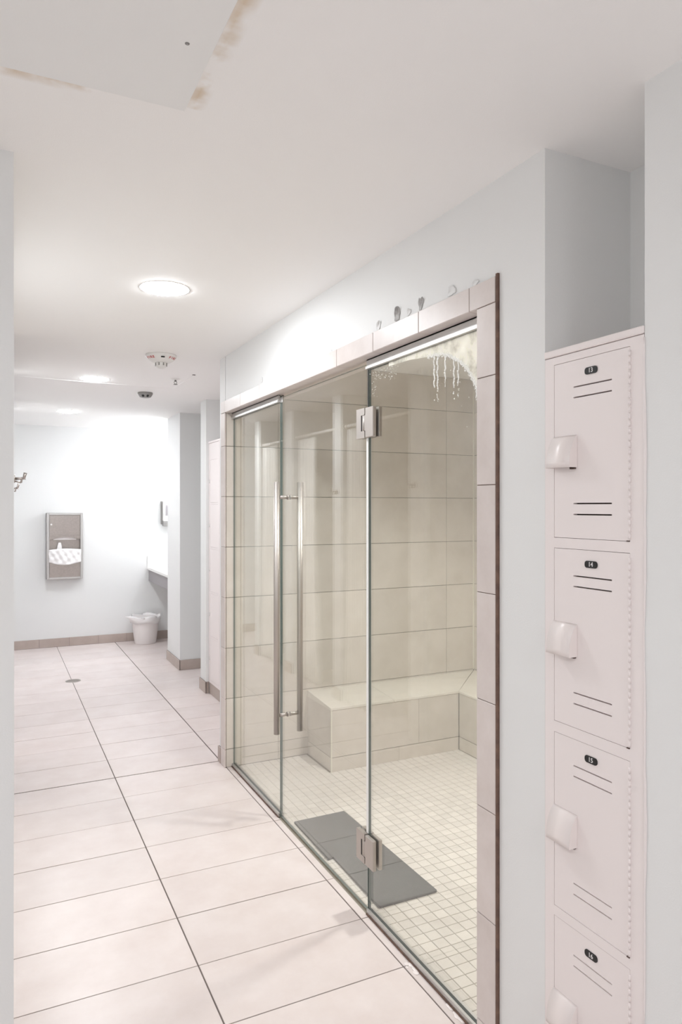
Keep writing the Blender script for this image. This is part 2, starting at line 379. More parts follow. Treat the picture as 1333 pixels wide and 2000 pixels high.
# curls of peeling paint above the header
def flake(px, py, w, h, up, m='peel'):
    """a ragged scab of paint lifting off the wall just above the header"""
    c = on_x(px, py, XW); c.z = max(c.z, ZH1 + .0005) ; b = MB(); n, k = 22, 4; ph = random.uniform(0, 6)
    ctr = b.bm.verts.new((XW - .0010, c.y, c.z + h * .35)); prev = None
    for j in range(1, k + 1):
        ring = []
        for i in range(n):
            a = 2 * math.pi * i / n; v = j / k
            rag = 1 + .16 * math.sin(3 * a + ph) + .10 * math.sin(7 * a + 2 * ph) + .06 * random.uniform(-1, 1)
            y = c.y + .5 * w * v * rag * math.cos(a) - .25 * h * v * math.sin(a); z = c.z + h * .35 + .62 * h * v * rag * math.sin(a)
            lift = .0010 + up * v * v * max(0, math.sin(a + .5)) ** 1.5
            ring.append(b.bm.verts.new((XW - lift, y, max(z, ZH1 + .0003))))
        for i in range(n):
            f = b.bm.faces.new((ring[i], ring[(i + 1) % n], ctr)) if prev is None else b.bm.faces.new((prev[i], ring[i], ring[(i + 1) % n], prev[(i + 1) % n]))
            f.smooth = True
        prev = ring
    o = b.build('peeling_paint', m, wall_shower)
    md = o.modifiers.new('thickness', 'SOLIDIFY'); md.thickness = .0008
for a in ((778, 622, .032, .036, .012, 'peel'), (824, 602, .022, .034, .010, 'peel'), (741, 642, .026, .026, .008, 'paint'), (884, 574, .040, .022, .006, 'paint'),
          (930, 556, .03, .014, .004, 'paint'), (647, 690, .02, .014, .005, 'paint'), (512, 745, .03, .02, .004, 'paint'), (800, 614, .02, .018, .006, 'paint')):
    flake(*a)

# ------------------------------------------------------------------ shower floor: 5 cm mosaic
MOS = 0.0498
sf = MB(); sf.box(XG - .013, XR + .01, 1.45, YF + .008, -.06, -.002)
sfloor = struct(sf.build('floor_shower', 'mosgrout', None, (0, 0, 0)), 'cream square mosaic floor inside the glass shower', 'floor')
cells = []
nx, ny = int((XR - XG) / MOS) + 1, int((YF - YN) / MOS) + 1
for i in range(nx):
    for j in range(ny):
        x0, y0 = XG + .014 + i * MOS, YN + j * MOS
        x1, y1 = min(x0 + MOS, XR), min(y0 + MOS, YF)
        if x1 - x0 < .01 or y1 - y0 < .01: continue
        if x0 > 2.60 or (x0 > 1.72 and y0 > 3.68): continue
        cx, cy = (x0 + x1) / 2, (y0 + y1) / 2
        d = cx * SN + cy * CS; px = CX + FPX * (cx * CS - cy * SN) / d; py = HZ + FPX * EYE / d
        vis = 455 < px < 931 and py < 1990 and not (1.30 < cx < 1.56 and 2.38 < cy < 3.16)
        cells.append((0 if vis else 1, d, x0, x1, y0, y1))
cells.sort()
rest = MB()
for k, (v, d, x0, x1, y0, y1) in enumerate(cells):
    if k < 300: piece('mosaic_tile', x0 + .0012, x1 - .0012, y0 + .0012, y1 - .0012, -.006, 0, 'mosaic', sfloor, bev=.0009)
    else: rest.box(x0 + .0012, x1 - .0012, y0 + .0012, y1 - .0012, -.006, 0, bev=.0009)
tag(rest.build('mosaic_field', 'mosaic', sfloor), kind='stuff')

# ------------------------------------------------------------------ bench
BX0, BY0, BX2 = 1.737, 3.695, 2.625
ZB0, ZB1 = .367, .392                        # top slopes a little to the front
bench = thing('shower_bench', ((BX0 + XR) / 2, (BY0 + YF) / 2, 0), 'beige tiled corner bench with pale top at the end of the shower', 'bench')
core = MB(); core.box(BX0 + .009, XR - .001, BY0 + .009, YF - .001, 0, ZB0 - .012); core.box(BX2 + .009, XR - .001, YN + .001, BY0 + .009, 0, ZB0 - .012)
core.build('core', 'wallgrout', bench)
def slab(pts):                               # a bench-top slab, its corners raised towards the wall
    b = MB(); top = []; bot = []
    for x, y in pts:
        f = max(0, min(1, (y - BY0) / (YF - BY0))) if y > BY0 - .001 and x < BX2 + (y - BY0) * 1.06 + .002 else max(0, min(1, (x - BX2) / (XR - BX2)))
        z = ZB0 + (ZB1 - ZB0) * f
        top.append(b.bm.verts.new((x, y, z))); bot.append(b.bm.verts.new((x, y, ZB0 - .012)))
    b.bm.faces.new(top); b.bm.faces.new(bot[::-1])
    for i in range(len(pts)): b.bm.faces.new((top[i], bot[i], bot[(i + 1) % len(pts)], top[(i + 1) % len(pts)]))
    b.build('top_tile', 'benchtop', bench)
g = .0012
xs = [BX0 - .002, 2.154]
slab([(BX0 - .002, BY0 - .002), (2.154 - g, BY0 - .002), (2.154 - g, YF - g), (BX0 - .002, YF - g)])
slab([(2.154 + g, BY0 - .002), (BX2 - g * 2, BY0 - .002), (2.86, YF - .116), (2.764, YF - .116), (2.764 - g, YF - g), (2.154 + g, YF - g)])
slab([(2.764 + g, YF - .114), (2.86 + g, YF - .114), (XR - g * 3, YF - g), (2.764 + g, YF - g)])
yy = [BY0 - .002, 3.11, 2.50, 1.89, YN]
slab([(BX2 - .002, BY0 - g * 2), (BX2 - .002, 3.11 + g), (XR - g, 3.11 + g), (XR - g, YF - g * 3)])
for a, b_ in zip(yy[1:-1], yy[2:]): slab([(BX2 - .002, a - g), (BX2 - .002, b_ + g), (XR - g, b_ + g), (XR - g, a - g)])
for x0, x1 in ((BX0, 2.33), (2.33, BX2)):
    piece('front_tile', x0 + .004 * (x0 == BX0), x1 - .001, BY0, BY0 + .008, .083, ZB0 - .013, 'walltile', bench)
for x0, x1 in ((BX0, 2.19), (2.19, BX2)):
    piece('base_tile', x0 + .004 * (x0 == BX0), x1 - .001, BY0, BY0 + .008, 0, .080, 'walltile', bench)
piece('side_tile', BX0, BX0 + .008, BY0 + .004, YF - .001, .083, ZB0 - .013, 'walltile', bench)
piece('base_tile', BX0, BX0 + .008, BY0 + .004, YF - .001, 0, .080, 'walltile', bench)
yb = [BY0 - .001, 3.40, 2.79, 2.18, YN]
for a, b_ in zip(yb[:-1], yb[1:]):
    piece('front_tile', BX2, BX2 + .008, b_ + .001, a - .001, .083, ZB0 - .013, 'walltile', bench)
    piece('base_tile', BX2, BX2 + .008, b_ + .001, a - .001, 0, .080, 'walltile', bench)
MB().box(BX0 - .001, BX0 + .005, BY0 - .001, BY0 + .005, 0, ZB0 - .013).build('edge_trim', 'whitegrout', bench)

# ------------------------------------------------------------------ glass front
ZT = ZH0
def pane(name, y0, y1, z0, z1, parent):
    b = MB(); b.box(XG - .005, XG + .005, y0, y1, z0, z1)
    for f in b.bm.faces: f.material_index = 0 if abs(f.normal.x) > .5 else 1
    b.bm.normal_update()
    for f in b.bm.faces: f.material_index = 0 if abs(f.normal.x) > .5 else 1
    return b.build(name, ['glass', 'glassedge'], parent)
YD0, YD1 = 2.3555, 3.268
def channel(y0, y1, z0, z1, parent, lip):
    b = MB(); b.box(XG - .014, XG - .0055, y0, y1, z0, z1); b.box(XG + .0055, XG + .014, y0, y1, z0, z1)
    if lip > 0: b.box(XG - .014, XG + .014, y0, y1, z1 - .004, z1); b.box(XG - .019, XG - .014, y0, y1, z0, z0 + .009)
    else: b.box(XG - .014, XG + .014, y0, y1, z0, z0 + .003)
    b.build('channel', 'alu', parent)
far_p = thing('glass_panel', (XG, (YD1 + YF) / 2, 0), 'fixed clear glass panel at the far end of the shower, beyond the door handle', 'glass panel')
pane('pane', YD1 + .004, YF - .003, .004, ZT - .006, far_p)
channel(YD1 + .004, YF - .002, .0005, .020, far_p, 0); channel(YD1 + .004, YF - .002, ZT - .036, ZT - .0005, far_p, 1)
near_p = thing('glass_panel', (XG, (1.6145 + YD0) / 2, 0), 'fixed clear glass panel nearest the lockers, with water drops at its top', 'glass panel')
pane('pane', 1.617, YD0 - .004, .004, ZT - .006, near_p)
channel(1.616, YD0 - .004, .0005, .020, near_p, 0); channel(1.616, YD0 - .004, ZT - .036, ZT - .0005, near_p, 1)
for pnl, a, c in ((far_p, YD1 + .004, YF - .002), (near_p, 1.617, YD0 - .004)):
    MB().box(XG - .0175, XG - .0142, a, c, .0006, .006).build('rust_line', 'rust', pnl)
door = thing('glass_door', (XG, (YD0 + YD1) / 2, 0), 'frameless clear glass shower door with long steel pull handle', 'door')
pane('pane', YD0 + .003, YD1 - .003, .008, ZT - .014, door)
# seal strips on the hinge side, handle side and head
MB().box(XG - .006, XG + .006, YD0 - .0035, YD0 + .0025, EYE + .375, ZT - .016).build('seal_strip', 'black', door)
MB().box(XG - .007, XG + .007, YD0 - .0035, YD0 + .0105, .30, EYE + .26).build('seal_strip', 'clearseal', door)
MB().box(XG + .0052, XG + .0062, YD0 - .002, YD0 + .022, .30, EYE + .26).build('seal_flap', 'clearseal', door)
MB().box(XG - .0055, XG + .0055, YD1 - .0028, YD1 + .0005, .02, ZT - .04).build('edge_seal', 'glassedge', door)
MB().box(XG - .0055, XG + .0055, YD1 - .022, YD1 + .004, ZT - .040, ZT - .013, bev=.002).build('door_stop', 'alu', door)
for zc in (EYE + .315, EYE - 1.284):
    for sx in (-1, 1):
        x0, x1 = (XG - .020, XG - .0052) if sx < 0 else (XG + .0052, XG + .020)
        h = MB(); h.box(x0, x1, YD0 - .064, YD0 - .002, zc - .056, zc + .056, bev=.002)
        hp_ = h.build('hinge_plate', 'nickel', door)
        h = MB(); y0, y1 = YD0 + .002, YD0 + .068
        h.prism([(y0, zc - .056), (y1, zc - .056), (y1, zc + .056), (y0, zc + .056), (y0, zc + .034), (y0 + .004, zc + .030), (y0 + .028, zc + .030), (y0 + .028, zc - .030), (y0 + .004, zc - .030), (y0, zc - .034)], 'x', x0, x1)
        lp = h.build('hinge_leaf', 'nickel', door)
        MB().box(x0 + .001, x1 - .001, y0 + .024, y0 + .0279, zc - .031, zc + .029).build('pivot_gap', 'black', door)
        MB().tube(((x0 + x1) / 2, y0 + .010, zc - .029), ((x0 + x1) / 2, y0 + .010, zc + .029), .0072, 16).build('hinge_barrel', 'nickel', door)
        MB().box(x0 + .002, x1, YD0 - .0015, y0 + .0225, zc - .029, zc + .029).build('pivot_block', 'nickel', door)
YH = 3.167
for s, off in ((-1, .063), (1, .057)):
    x = XG + s * off
    b = MB(); b.tube((x, YH, EYE - 1.078), (x, YH, EYE + .119), .0142, 20)
    hb = b.build('pull_bar', 'nickel', door)
    for z in (EYE + .046, EYE - .990):
        b = MB(); b.tube((XG + s * .0055, YH, z), (x - s * .013, YH, z), .0085, 14); b.tube((XG + s * .0052, YH, z), (XG + s * .010, YH, z), .0115, 14)
        b.build('standoff', 'nickel', hb)
# condensation at the top of the near panel
XF = XG - .0062
arc = [(760, 715), (800, 703), (836, 697), (858, 692), (876, 694), (890, 700), (904, 711), (918, 728), (926, 742), (931, 756), (934, 780)]
pts = [on_x(px, py, XF) for px, py in arc]
b = MB()
zt = ZT - .038
up = [Vector((XF, p.y, min(zt, max(p.z + .001, zt)))) for p in pts]
n = len(pts)
for i in range(n - 1):
    vs = [b.bm.verts.new(v) for v in (pts[i], pts[i + 1], up[i + 1], up[i])]
    if (pts[i] - up[i]).length > 1e-4: b.bm.faces.new(vs)
b.build('condensation', 'fog', near_p)
b = MB()
def drop(px, py, r, n=1, jit=2.0):
    for _ in range(n):
        p = on_x(px + random.gauss(0, jit), py + random.gauss(0, jit), XF)
        if p.y < 1.622 or p.z > zt: continue
        q = 1.35 * r * random.uniform(.5, 1.3); b.sphere((XF + .0004, p.y, p.z), q, (.35, 1, 1.15), 1)
for (a, c) in zip(arc[2:-1], arc[3:]):
    L = int(math.hypot(a[0] - c[0], a[1] - c[1]) / 0.55)
    for k in range(L):
        t = k / L; drop(a[0] + (c[0] - a[0]) * t, a[1] + (c[1] - a[1]) * t, .0022, 2, 1.7)
for (x, y0, y1) in ((848.5, 697, 768), (855, 697, 770), (870, 698, 752), (887, 700, 766), (895.5, 704, 762)):
    y = y0
    while y < y1 + 14:
        if y < y1 - 12 or random.random() < .5: drop(x + .7 * math.sin(y * .3), y, .0020 if y < y1 - 20 else .0016, 2, .5)
        y += 1.1 if y < y1 - 10 else 3.2
for _ in range(130): drop(random.uniform(726, 775), random.uniform(712, 740), .0012, 1, 2)
for _ in range(40): drop(random.uniform(727, 736), random.uniform(725, 775), .0012, 1, 1)
for _ in range(26): drop(random.uniform(840, 925), random.uniform(700, 830), .0011, 1, 2)
tag(b.build('droplets', 'drop', near_p), kind='stuff')

# ------------------------------------------------------------------ mat
b = MB()
b.prism([(1.296, 3.177), (1.562, 3.180), (1.566, 3.176), (1.574, 2.364), (1.570, 2.360), (1.313, 2.361), (1.309, 2.366), (1.318, 2.785), (1.290, 2.776)], 'z', .0006, .011)
mo = b.build('floor_mat', 'mat'); tag(mo, 'dark grey rubber mat on the mosaic floor just inside the glass door', 'mat')
md = mo.modifiers.new('bevel', 'BEVEL'); md.width = .003; md.segments = 2

# ------------------------------------------------------------------ lockers
def text_mesh(txt, size, flip=None):
    cu = bpy.data.curves.new('t', 'FONT'); cu.body = txt; cu.size = size; cu.align_x = 'CENTER'; cu.align_y = 'CENTER'; cu.extrude = .0003; cu.resolution_u = 3; cu.offset = size * .012
    o = bpy.data.objects.new('t', cu); COL.objects.link(o); dg = bpy.context.evaluated_depsgraph_get(); dg.update()
    me = bpy.data.meshes.new_from_object(o.evaluated_get(dg)); bpy.data.objects.remove(o); bpy.data.curves.remove(cu); return me
def locker(name, label, x, y0, y1, z0, z1, doors, nums, group=None, plain=False, depth=.285):
    """tall enamelled locker whose doors face -X; doors = list of (z bottom, z top)"""
    t = thing(name, (x + depth / 2, (y0 + y1) / 2, 0), label, 'locker', group)
    w = y1 - y0; d0, d1 = y0 + .0385 * w / .298, y1 - .0330 * w / .298
    b = MB(); b.box(x + .022, x + depth, y0 + .001, y1 - .001, z0, z1 - .001, bev=.001)
    b.build('body', 'locker', t)
    MB().box(x + .018, x + .0215, d0 - .01, d1 + .01, z0 + .02, z1 - .02).build('dark_backing', 'dark', t)  # dark sheet: shade behind the slots and door gaps is put into its colour
    fr = MB()
    fr.box(x, x + .0218, y0 + .001, d0 - .0010, z0, z1 - .018); fr.box(x, x + .0218, d1 + .0010, y1 - .001, z0, z1 - .018)
    zz = sorted(doors); lo = z0
    for a, c in zz: fr.box(x, x + .0218, d0 - .0010, d1 + .0010, lo, a - .0010); lo = c + .0010
    fr.box(x, x + .0218, d0 - .0010, d1 + .0010, lo, z1 - .018)
    fr.build('frame', 'locker', t)
    MB().box(x - .004, x + depth, y0 + .001, y1 - .001, z1 - .0165, z1, bev=.002).build('top_cap', 'locker', t)
    MB().box(x + .012, x + depth, y0 + .001, y1 - .001, 0, z0).build('plinth', 'locker', t)
    for k, (a, c) in enumerate(doors):
        if plain:
            dr = piece('locker_door', x + .0005, x + .0125, d0, d1, a, c, 'locker', t)
            zc = (a + c) / 2; MB().tube((x - .003, d1 + .001, zc - .014), (x - .003, d1 + .001, zc + .014), .0032, 10).build('hinge_tab', 'white', dr)
            continue
        # door sheet with four vent slots cut through
        sy0, sy1 = y0 + (1.1396 - 1.052) / .298 * w, y0 + (1.2547 - 1.052) / .298 * w
        sz = [c - .0617, c - .0864, a + .0806, a + .0552]
        vz = [a]; 
        for s in sorted(sz): vz += [s - .0016, s + .0016]
        vz.append(c); vy = [d0, sy0, sy1, d1]
        b = MB(); V = {}
        def gv(i, j):
            if (i, j) not in V: V[i, j] = b.bm.verts.new((x + .0005, vy[i], vz[j]))
            return V[i, j]
        for i in range(3):
            for j in range(len(vz) - 1):
                if i == 1 and j % 2 == 1: continue
                b.bm.faces.new((gv(i, j), gv(i + 1, j), gv(i + 1, j + 1), gv(i, j + 1)))
        r = bmesh.ops.extrude_face_region(b.bm, geom=list(b.bm.faces))
        for v in [e for e in r['geom'] if isinstance(e, bmesh.types.BMVert)]: v.co.x += .012
        dr = b.build('locker_door', 'locker', t)
        # number plate
        pc = Vector((x, y0 + (1.199 - 1.052) / .298 * w, c - .0315)); b = MB(); pl = []
        hw, hh, rr = .0185, .0080, .0065
        for (sx, sy, a0) in ((1, 1, 0), (-1, 1, 90), (-1, -1, 180), (1, -1, 270)):
            for q in range(5):
                an = math.radians(a0 + q * 22.5); pl.append((pc.y + sx * (hw - rr) + rr * math.cos(an), pc.z + sy * (hh - rr) + rr * math.sin(an)))
        b.prism(pl, 'x', x - .0018, x + .0008)
        if nums:
            me = text_mesh(nums[k], .0145); tb = bmesh.new(); tb.from_mesh(me); vm = {}
            for v in tb.verts: vm[v] = b.bm.verts.new((x - .0021 + v.co.z, pc.y - v.co.x, pc.z + v.co.y))
            for f in tb.faces:
                try: nf = b.bm.faces.new([vm[v] for v in f.verts]); nf.material_index = 1
                except ValueError: pass
            tb.free()
        b.build('number_plate', ['black', 'whitetext'], dr)
        # hooded pull: curved front, open underneath
        h0, h1 = d1 - .0745 * w / .298, d1 + .0022; zt_, zb_ = c - .1735, c - .249
        prof = [(0, zt_)] + [(.0245 * math.sin(q / 8 * math.pi / 2 * 1.02), zt_ - (zt_ - zb_) * (1 - math.cos(q / 8 * math.pi / 2)) * .55 - (zt_ - zb_) * .45 * q / 8) for q in range(1, 9)]
        b = MB(); th = .0022
        rows_ = []
        for (o_, z) in prof: rows_.append([b.bm.verts.new((x - o_, yq, z)) for yq in (h0, h1)] )
        for q in range(len(rows_) - 1):
            f = b.bm.faces.new((rows_[q][0], rows_[q][1], rows_[q + 1][1], rows_[q + 1][0])); f.smooth = True
        for e in (0, 1):
            base = [b.bm.verts.new((x, (h0, h1)[e], z)) for (o_, z) in prof[1:]]
            for q in range(len(prof) - 1):
                if q == 0: b.bm.faces.new((rows_[0][e], rows_[1][e], base[0]))
                else: b.bm.faces.new((rows_[q][e], rows_[q + 1][e], base[q], base[q - 1]))
        ho = b.build('pull_hood', 'hood', dr)
        md = ho.modifiers.new('thickness', 'SOLIDIFY'); md.thickness = .002; md.offset = -1
        MB().box(x - .006, x + .0004, h0 + .004, h0 + .018, zb_ - .004, zb_ + .03).build('latch', 'dark', dr)
        # piano hinge
        b = MB(); z = a + .004
        while z < c - .012: b.tube((x - .0016, d0 - .0012, z), (x - .0016, d0 - .0012, z + .0118), .0026, 8); z += .0150
        b.build('piano_hinge', 'locker', dr)
        MB().box(x - .0018, x + .001, d0 + .000, d0 + .007, a - .0012, a + .0012).build('hinge_end', 'dark', dr)
    return t
DZ = [(EYE - .0729, EYE + .341), (EYE - .514, EYE - .0992), (EYE - .959, EYE - .542), (EYE - 1.401, EYE - .9845)]
lk = locker('locker', 'tall pinkish white four-door locker with black number plates set into the wall', XW - .0005, 1.052, 1.35, .11, EYE + .3775, DZ, ('13', '14', '15', '16'))
b = MB()                                     # ragged bead of caulk down the near side
zs = [.1 + i * .0225 for i in range(80)]
vv = []
for z in zs:
    wv = .004 + .0035 * (math.sin(z * 9.0) * .5 + math.sin(z * 23 + 1) * .3 + random.uniform(-.2, .2))
    vv.append((b.bm.verts.new((XW - .0016, 1.054, z)), b.bm.verts.new((XW - .0006, 1.052 - max(wv, .0008), z))))
for p, q in zip(vv[:-1], vv[1:]): f = b.bm.faces.new((p[0], p[1], q[1], q[0])); f.smooth = True
ck = b.build('caulk_bead', 'locker', lk); md = ck.modifiers.new('t', 'SOLIDIFY'); md.thickness = .001
FX = 1.578; FH = EYE + .534
fd = [(.117 + .361 * k, .117 + .361 * k + .345) for k in range(5)]
far0 = locker('locker', 'pale locker at the far end of the distant recess, against the wall stub', FX, 5.412, 5.718, .093, FH, fd, None, 'lockers in the far recess', plain=True, depth=.30)
far_lab = ('pale locker second from the wall stub in the distant recess', 'pale locker in the middle of the distant recess',
           'pale locker second from the shower in the distant recess', 'pale locker in the distant recess right behind the shower wall')
for k, lab in enumerate(far_lab): dup(far0, (0, -.3085 * (k + 1), 0), lab, 'lockers in the far recess')

# ------------------------------------------------------------------ tiled baseboards
def base_run(name, axis, a0, a1, at, nrm, label, off=0.0, hgt=.093):
    """base tiles of 0.305 m along a wall face; nrm = direction (-1/+1) the tiles stand out"""
    o = MB(); t0, t1 = sorted((at, at + nrm * .005))
    if axis == 'x': o.box(a0, a1, t0, t1, 0, hgt - .001)
    else: o.box(t0, t1, a0, a1, 0, hgt - .001)
    s = struct(o.build(name, 'grout', None, (0, 0, 0)), label, 'baseboard')
    t0, t1 = sorted((at + nrm * .0045, at + nrm * .011)); x = a0 - off
    while x < a1 - .004:
        p, q = max(x, a0), min(x + .305, a1)
        if q - p > .006:
            if axis == 'x': piece('base_tile', p + .001, q - .001, t0, t1, .0006, hgt, 'basetile', s, bev=.001)
            else: piece('base_tile', t0, t1, p + .001, q - .001, .0006, hgt, 'basetile', s, bev=.001)
        x += .305
    return s
base_run('baseboard_far', 'x', -1.29, 2.13, YFAR, -1, 'beige tile baseboard along the bright far wall', off=.11)
base_run('baseboard_stub_far', 'y', 6.622, 7.17, XC, -1, 'beige tile baseboard on the long side of the far stub')
base_run('baseboard_stub_front', 'x', XC, 2.23, 6.635, -1, 'beige tile baseboard on the shaded face of the far stub')
base_run('baseboard_stub_near', 'y', 5.708, 5.90, XC, -1, 'beige tile baseboard on the narrow wall end')
base_run('baseboard_stub_end', 'x', XC, 1.5775, 5.72, -1, 'short beige tile baseboard beside the far locker')
base_run('baseboard_lockers', 'y', 4.165, 5.705, FX + .012, -1, 'beige tile baseboard below the far lockers')
base_run('baseboard_corner', 'y', 4.113, 4.165, XW, -1, 'short beige tile baseboard at the end of the shower wall')
base_run('baseboard_near', 'y', 1.36, 1.523, XW, -1, 'beige tile baseboard between locker and shower')
base_run('baseboard_right', 'y', -2.2, 1.05, XW, -1, 'beige tile baseboard of the wall at the right edge')
for (a, c), nm in list(zip(parts_y, ('first', 'second', 'third', 'last')))[1:]:
    base_run('baseboard_partition', 'y', a, c, XL, 1, 'beige tile baseboard at the end of the %s stall partition' % nm)

# ------------------------------------------------------------------ ceiling things
def ceiling_lamp(x, y, label, lampmat='lamp', r=.097):
    t = thing('ceiling_light', (x, y, H), label, 'ceiling light', 'flush round ceiling lights')
    MB().lathe([(r + .004, 0), (r + .004, -.0012), (r - .002, -.0012), (r - .002, 0)], (x, y, H), 40).build('trim_ring', 'white', t)
    MB().lathe([(r - .0022, -.0006), (r - .004, -.0022), (r - .012, -.0042), (r * .6, -.0065), (0, -.007)], (x, y, H), 40).build('diffuser', lampmat, t)
    return t
ceiling_lamp(.617, 2.893, 'largest round ceiling light, nearest the shower door')
ceiling_lamp(.617, 5.143, 'middle round ceiling light, beyond the fire strobe')
ceiling_lamp(.612, 7.02, 'smallest round ceiling light, closest to the far wall')
ceiling_lamp(.617, -1.20, 'added unseen round ceiling light behind the viewer on the locker side')  # unseen lamp, added to brighten the near end of the room
ceiling_lamp(-.75, -.15, 'added unseen round ceiling light beside the viewer')  # another added lamp out of view, lifts the locker recess and near walls
sl = ceiling_lamp(2.05, 2.60, 'added unseen round downlight with a white baffle on the shower ceiling', 'lamps', .085)  # unseen lamp, added to brighten the shower interior
MB().lathe([(.086, -.004), (.086, -.075), (.092, -.075), (.092, 0)], (2.05, 2.60, H), 40).build('baffle', 'white', sl)  # collar added to keep the lamp off the upper shower walls

c = on_z(315, 694, H)
fs = thing('fire_strobe', c, 'white round ceiling fire strobe with red lettering', 'fire strobe')
MB().lathe([(0, 0), (.088, 0), (.090, -.006), (.086, -.014), (.070, -.030), (.050, -.042), (.030, -.046), (0, -.046)], c, 40).build('housing', 'white', fs)
MB().lathe([(.032, -.044), (.033, -.056), (.027, -.070), (.014, -.077), (0, -.078)], c, 24).build('strobe_lens', 'white', fs)
b = MB()
for k in range(8):
    a = k * math.pi / 4 + .2; b.box(c.x + .033 * math.cos(a) - .003, c.x + .033 * math.cos(a) + .003, c.y + .033 * math.sin(a) - .003, c.y + .033 * math.sin(a) + .003, c.z - .062, c.z - .047)
b.build('lens_ribs', 'greyplastic', fs)
def arc_text(txt, a_mid, step, size, parent):
    b = MB()
    for i, ch in enumerate(txt):
        me = text_mesh(ch, size); a = a_mid + (i - (len(txt) - 1) / 2) * step
        rad = Vector((math.cos(a), math.sin(a), 0)); tang = Vector((-math.sin(a), math.cos(a), 0))
        # housing cone: outward-down normal; text climbs the cone towards the ceiling
        climb = (rad * .016 + Vector((0, 0, .016))).normalized(); nrm = tang.cross(climb)
        p0 = c + rad * .0795 + Vector((0, 0, -.0228)); tb = bmesh.new(); tb.from_mesh(me); vm = {}
        for v in tb.verts: vm[v] = b.bm.verts.new(p0 + tang * v.co.x + climb * v.co.y + nrm * (v.co.z + .0012))
        for f in tb.faces:
            try: b.bm.faces.new([vm[v] for v in f.verts])
            except ValueError: pass
        tb.free()
    b.build('lettering', 'red', parent)
to_cam = math.atan2(-c.y, -c.x)
arc_text('FIRE', to_cam - .85, .20, .021, fs); arc_text('FIRE', to_cam + .95, .20, .021, fs)
p = c + Vector((math.cos(to_cam + .12) * .0795, math.sin(to_cam + .12) * .0795, -.0235))
MB().box(p.x - .010, p.x + .010, p.y - .004, p.y + .004, p.z - .003, p.z + .003).build('sounder_slot', 'black', fs)

c2 = on_z(343, 740, H)
sp = thing('sprinkler', c2, 'small ceiling sprinkler head with white plate beyond the fire strobe', 'sprinkler')
MB().lathe([(.033, 0), (.033, -.003), (.024, -.007), (.016, -.008), (0, -.008)], c2, 28).build('escutcheon', 'white', sp)
b = MB(); b.tube(c2 - Vector((0, 0, .007)), c2 - Vector((0, 0, .020)), .006, 10)
for s in (-1, 1): b.tube(c2 + Vector((s * .006, 0, -.014)), c2 + Vector((s * .010, 0, -.028)), .0018, 8); b.tube(c2 + Vector((s * .010, 0, -.028)), c2 + Vector((0, 0, -.038)), .0018, 8)
b.build('frame_arms', 'greyplastic', sp)
MB().lathe([(0, -.037), (.013, -.037), (.015, -.039), (.013, -.040), (0, -.040)], c2, 20).build('deflector', 'greyplastic', sp)
c3 = on_z(284, 767, H)
sd = thing('smoke_detector', c3, 'grey round ceiling sensor with two dark eyes beyond the sprinkler', 'smoke detector')
MB().lathe([(0, 0), (.056, 0), (.057, -.008), (.050, -.022), (.042, -.034), (.030, -.038), (0, -.039)], c3, 32).build('housing', mats := 'greyplastic', sd)
for s in (-.4, .4):
    a = math.atan2(-c3.y, -c3.x) + s; q = c3 + Vector((math.cos(a) * .042, math.sin(a) * .042, -.028)); MB().sphere(q, .011, (1, 1, 1), 2).build('sensor_eye', 'black', sd)
ap = thing('access_panel', (.07, 1.25, H), 'square off-white access panel with stained edges in the near ceiling', 'access panel')
MB().box(-.234, .376, .948, 1.558, H - .011, H, bev=.0015).build('cover', 'panel', ap)
q = on_z(366, 85, H - .011); MB().lathe([(0, -.0012), (.004, -.0012), (.0045, 0)], q, 12).build('screw', 'greyplastic', ap)

# ------------------------------------------------------------------ far wall things
t = thing('towel_dispenser', (.6825, YFAR, .745), 'steel paper towel dispenser with lined waste bin on the far wall', 'towel dispenser')
x0, x1, z0, z1 = .499, .866, EYE - .779, EYE - .067
dp = .105; yf = YFAR - dp
b = MB(); b.box(x0, x0 + .012, yf + .012, YFAR, z0, z1); b.box(x1 - .012, x1, yf + .012, YFAR, z0, z1); b.box(x0, x1, yf + .012, YFAR, z1 - .012, z1); b.box(x0, x1, yf + .012, YFAR, z0, z0 + .012); b.box(x0, x1, YFAR - .008, YFAR, z0, z1)
b.build('cabinet', 'steel', t)
b = MB(); b.box(x0, x0 + .026, yf, yf + .012, z0, z1, bev=.002); b.box(x1 - .026, x1, yf, yf + .012, z0, z1, bev=.002); b.box(x0 + .026, x1 - .026, yf, yf + .012, z1 - .022, z1, bev=.002); b.box(x0 + .026, x1 - .026, yf, yf + .012, z0, z0 + .020, bev=.002)
b.build('face_frame', 'alu', t)
zd = EYE - .310
dd = MB().box(x0 + .028, x1 - .028, yf + .003, yf + .011, zd, z1 - .024, bev=.0015).build('upper_door', 'steel', t)
MB().tube((x0 + .046, yf + .003, zd + .12), (x0 + .046, yf - .001, zd + .12), .010, 16).build('lock', 'white', dd)
xm = (x0 + x1) / 2; hw = (x1 - x0) / 2 - .028
pts_ = [(xm - hw, zd), (xm - hw, zd - .040)] + [(xm - hw * .72 + i * hw * 1.44 / 10, zd - .036 + .020 * math.sin(i / 10 * math.pi)) for i in range(11)] + [(xm + hw, zd - .040), (xm + hw, zd)]
MB().prism(pts_, 'y', yf + .004, yf + .020).build('towel_chute', 'steel', t)
MB().box(xm - hw * .75, xm + hw * .75, yf + .022, yf + .04, zd - .048, zd - .002, bev=.002).build('paper_towel', 'bin', t)
MB().box(x0 + .014, x1 - .014, yf + .060, yf + .066, z0 + .014, zd).build('inner_back', 'steel', t)
zbt = EYE - .60
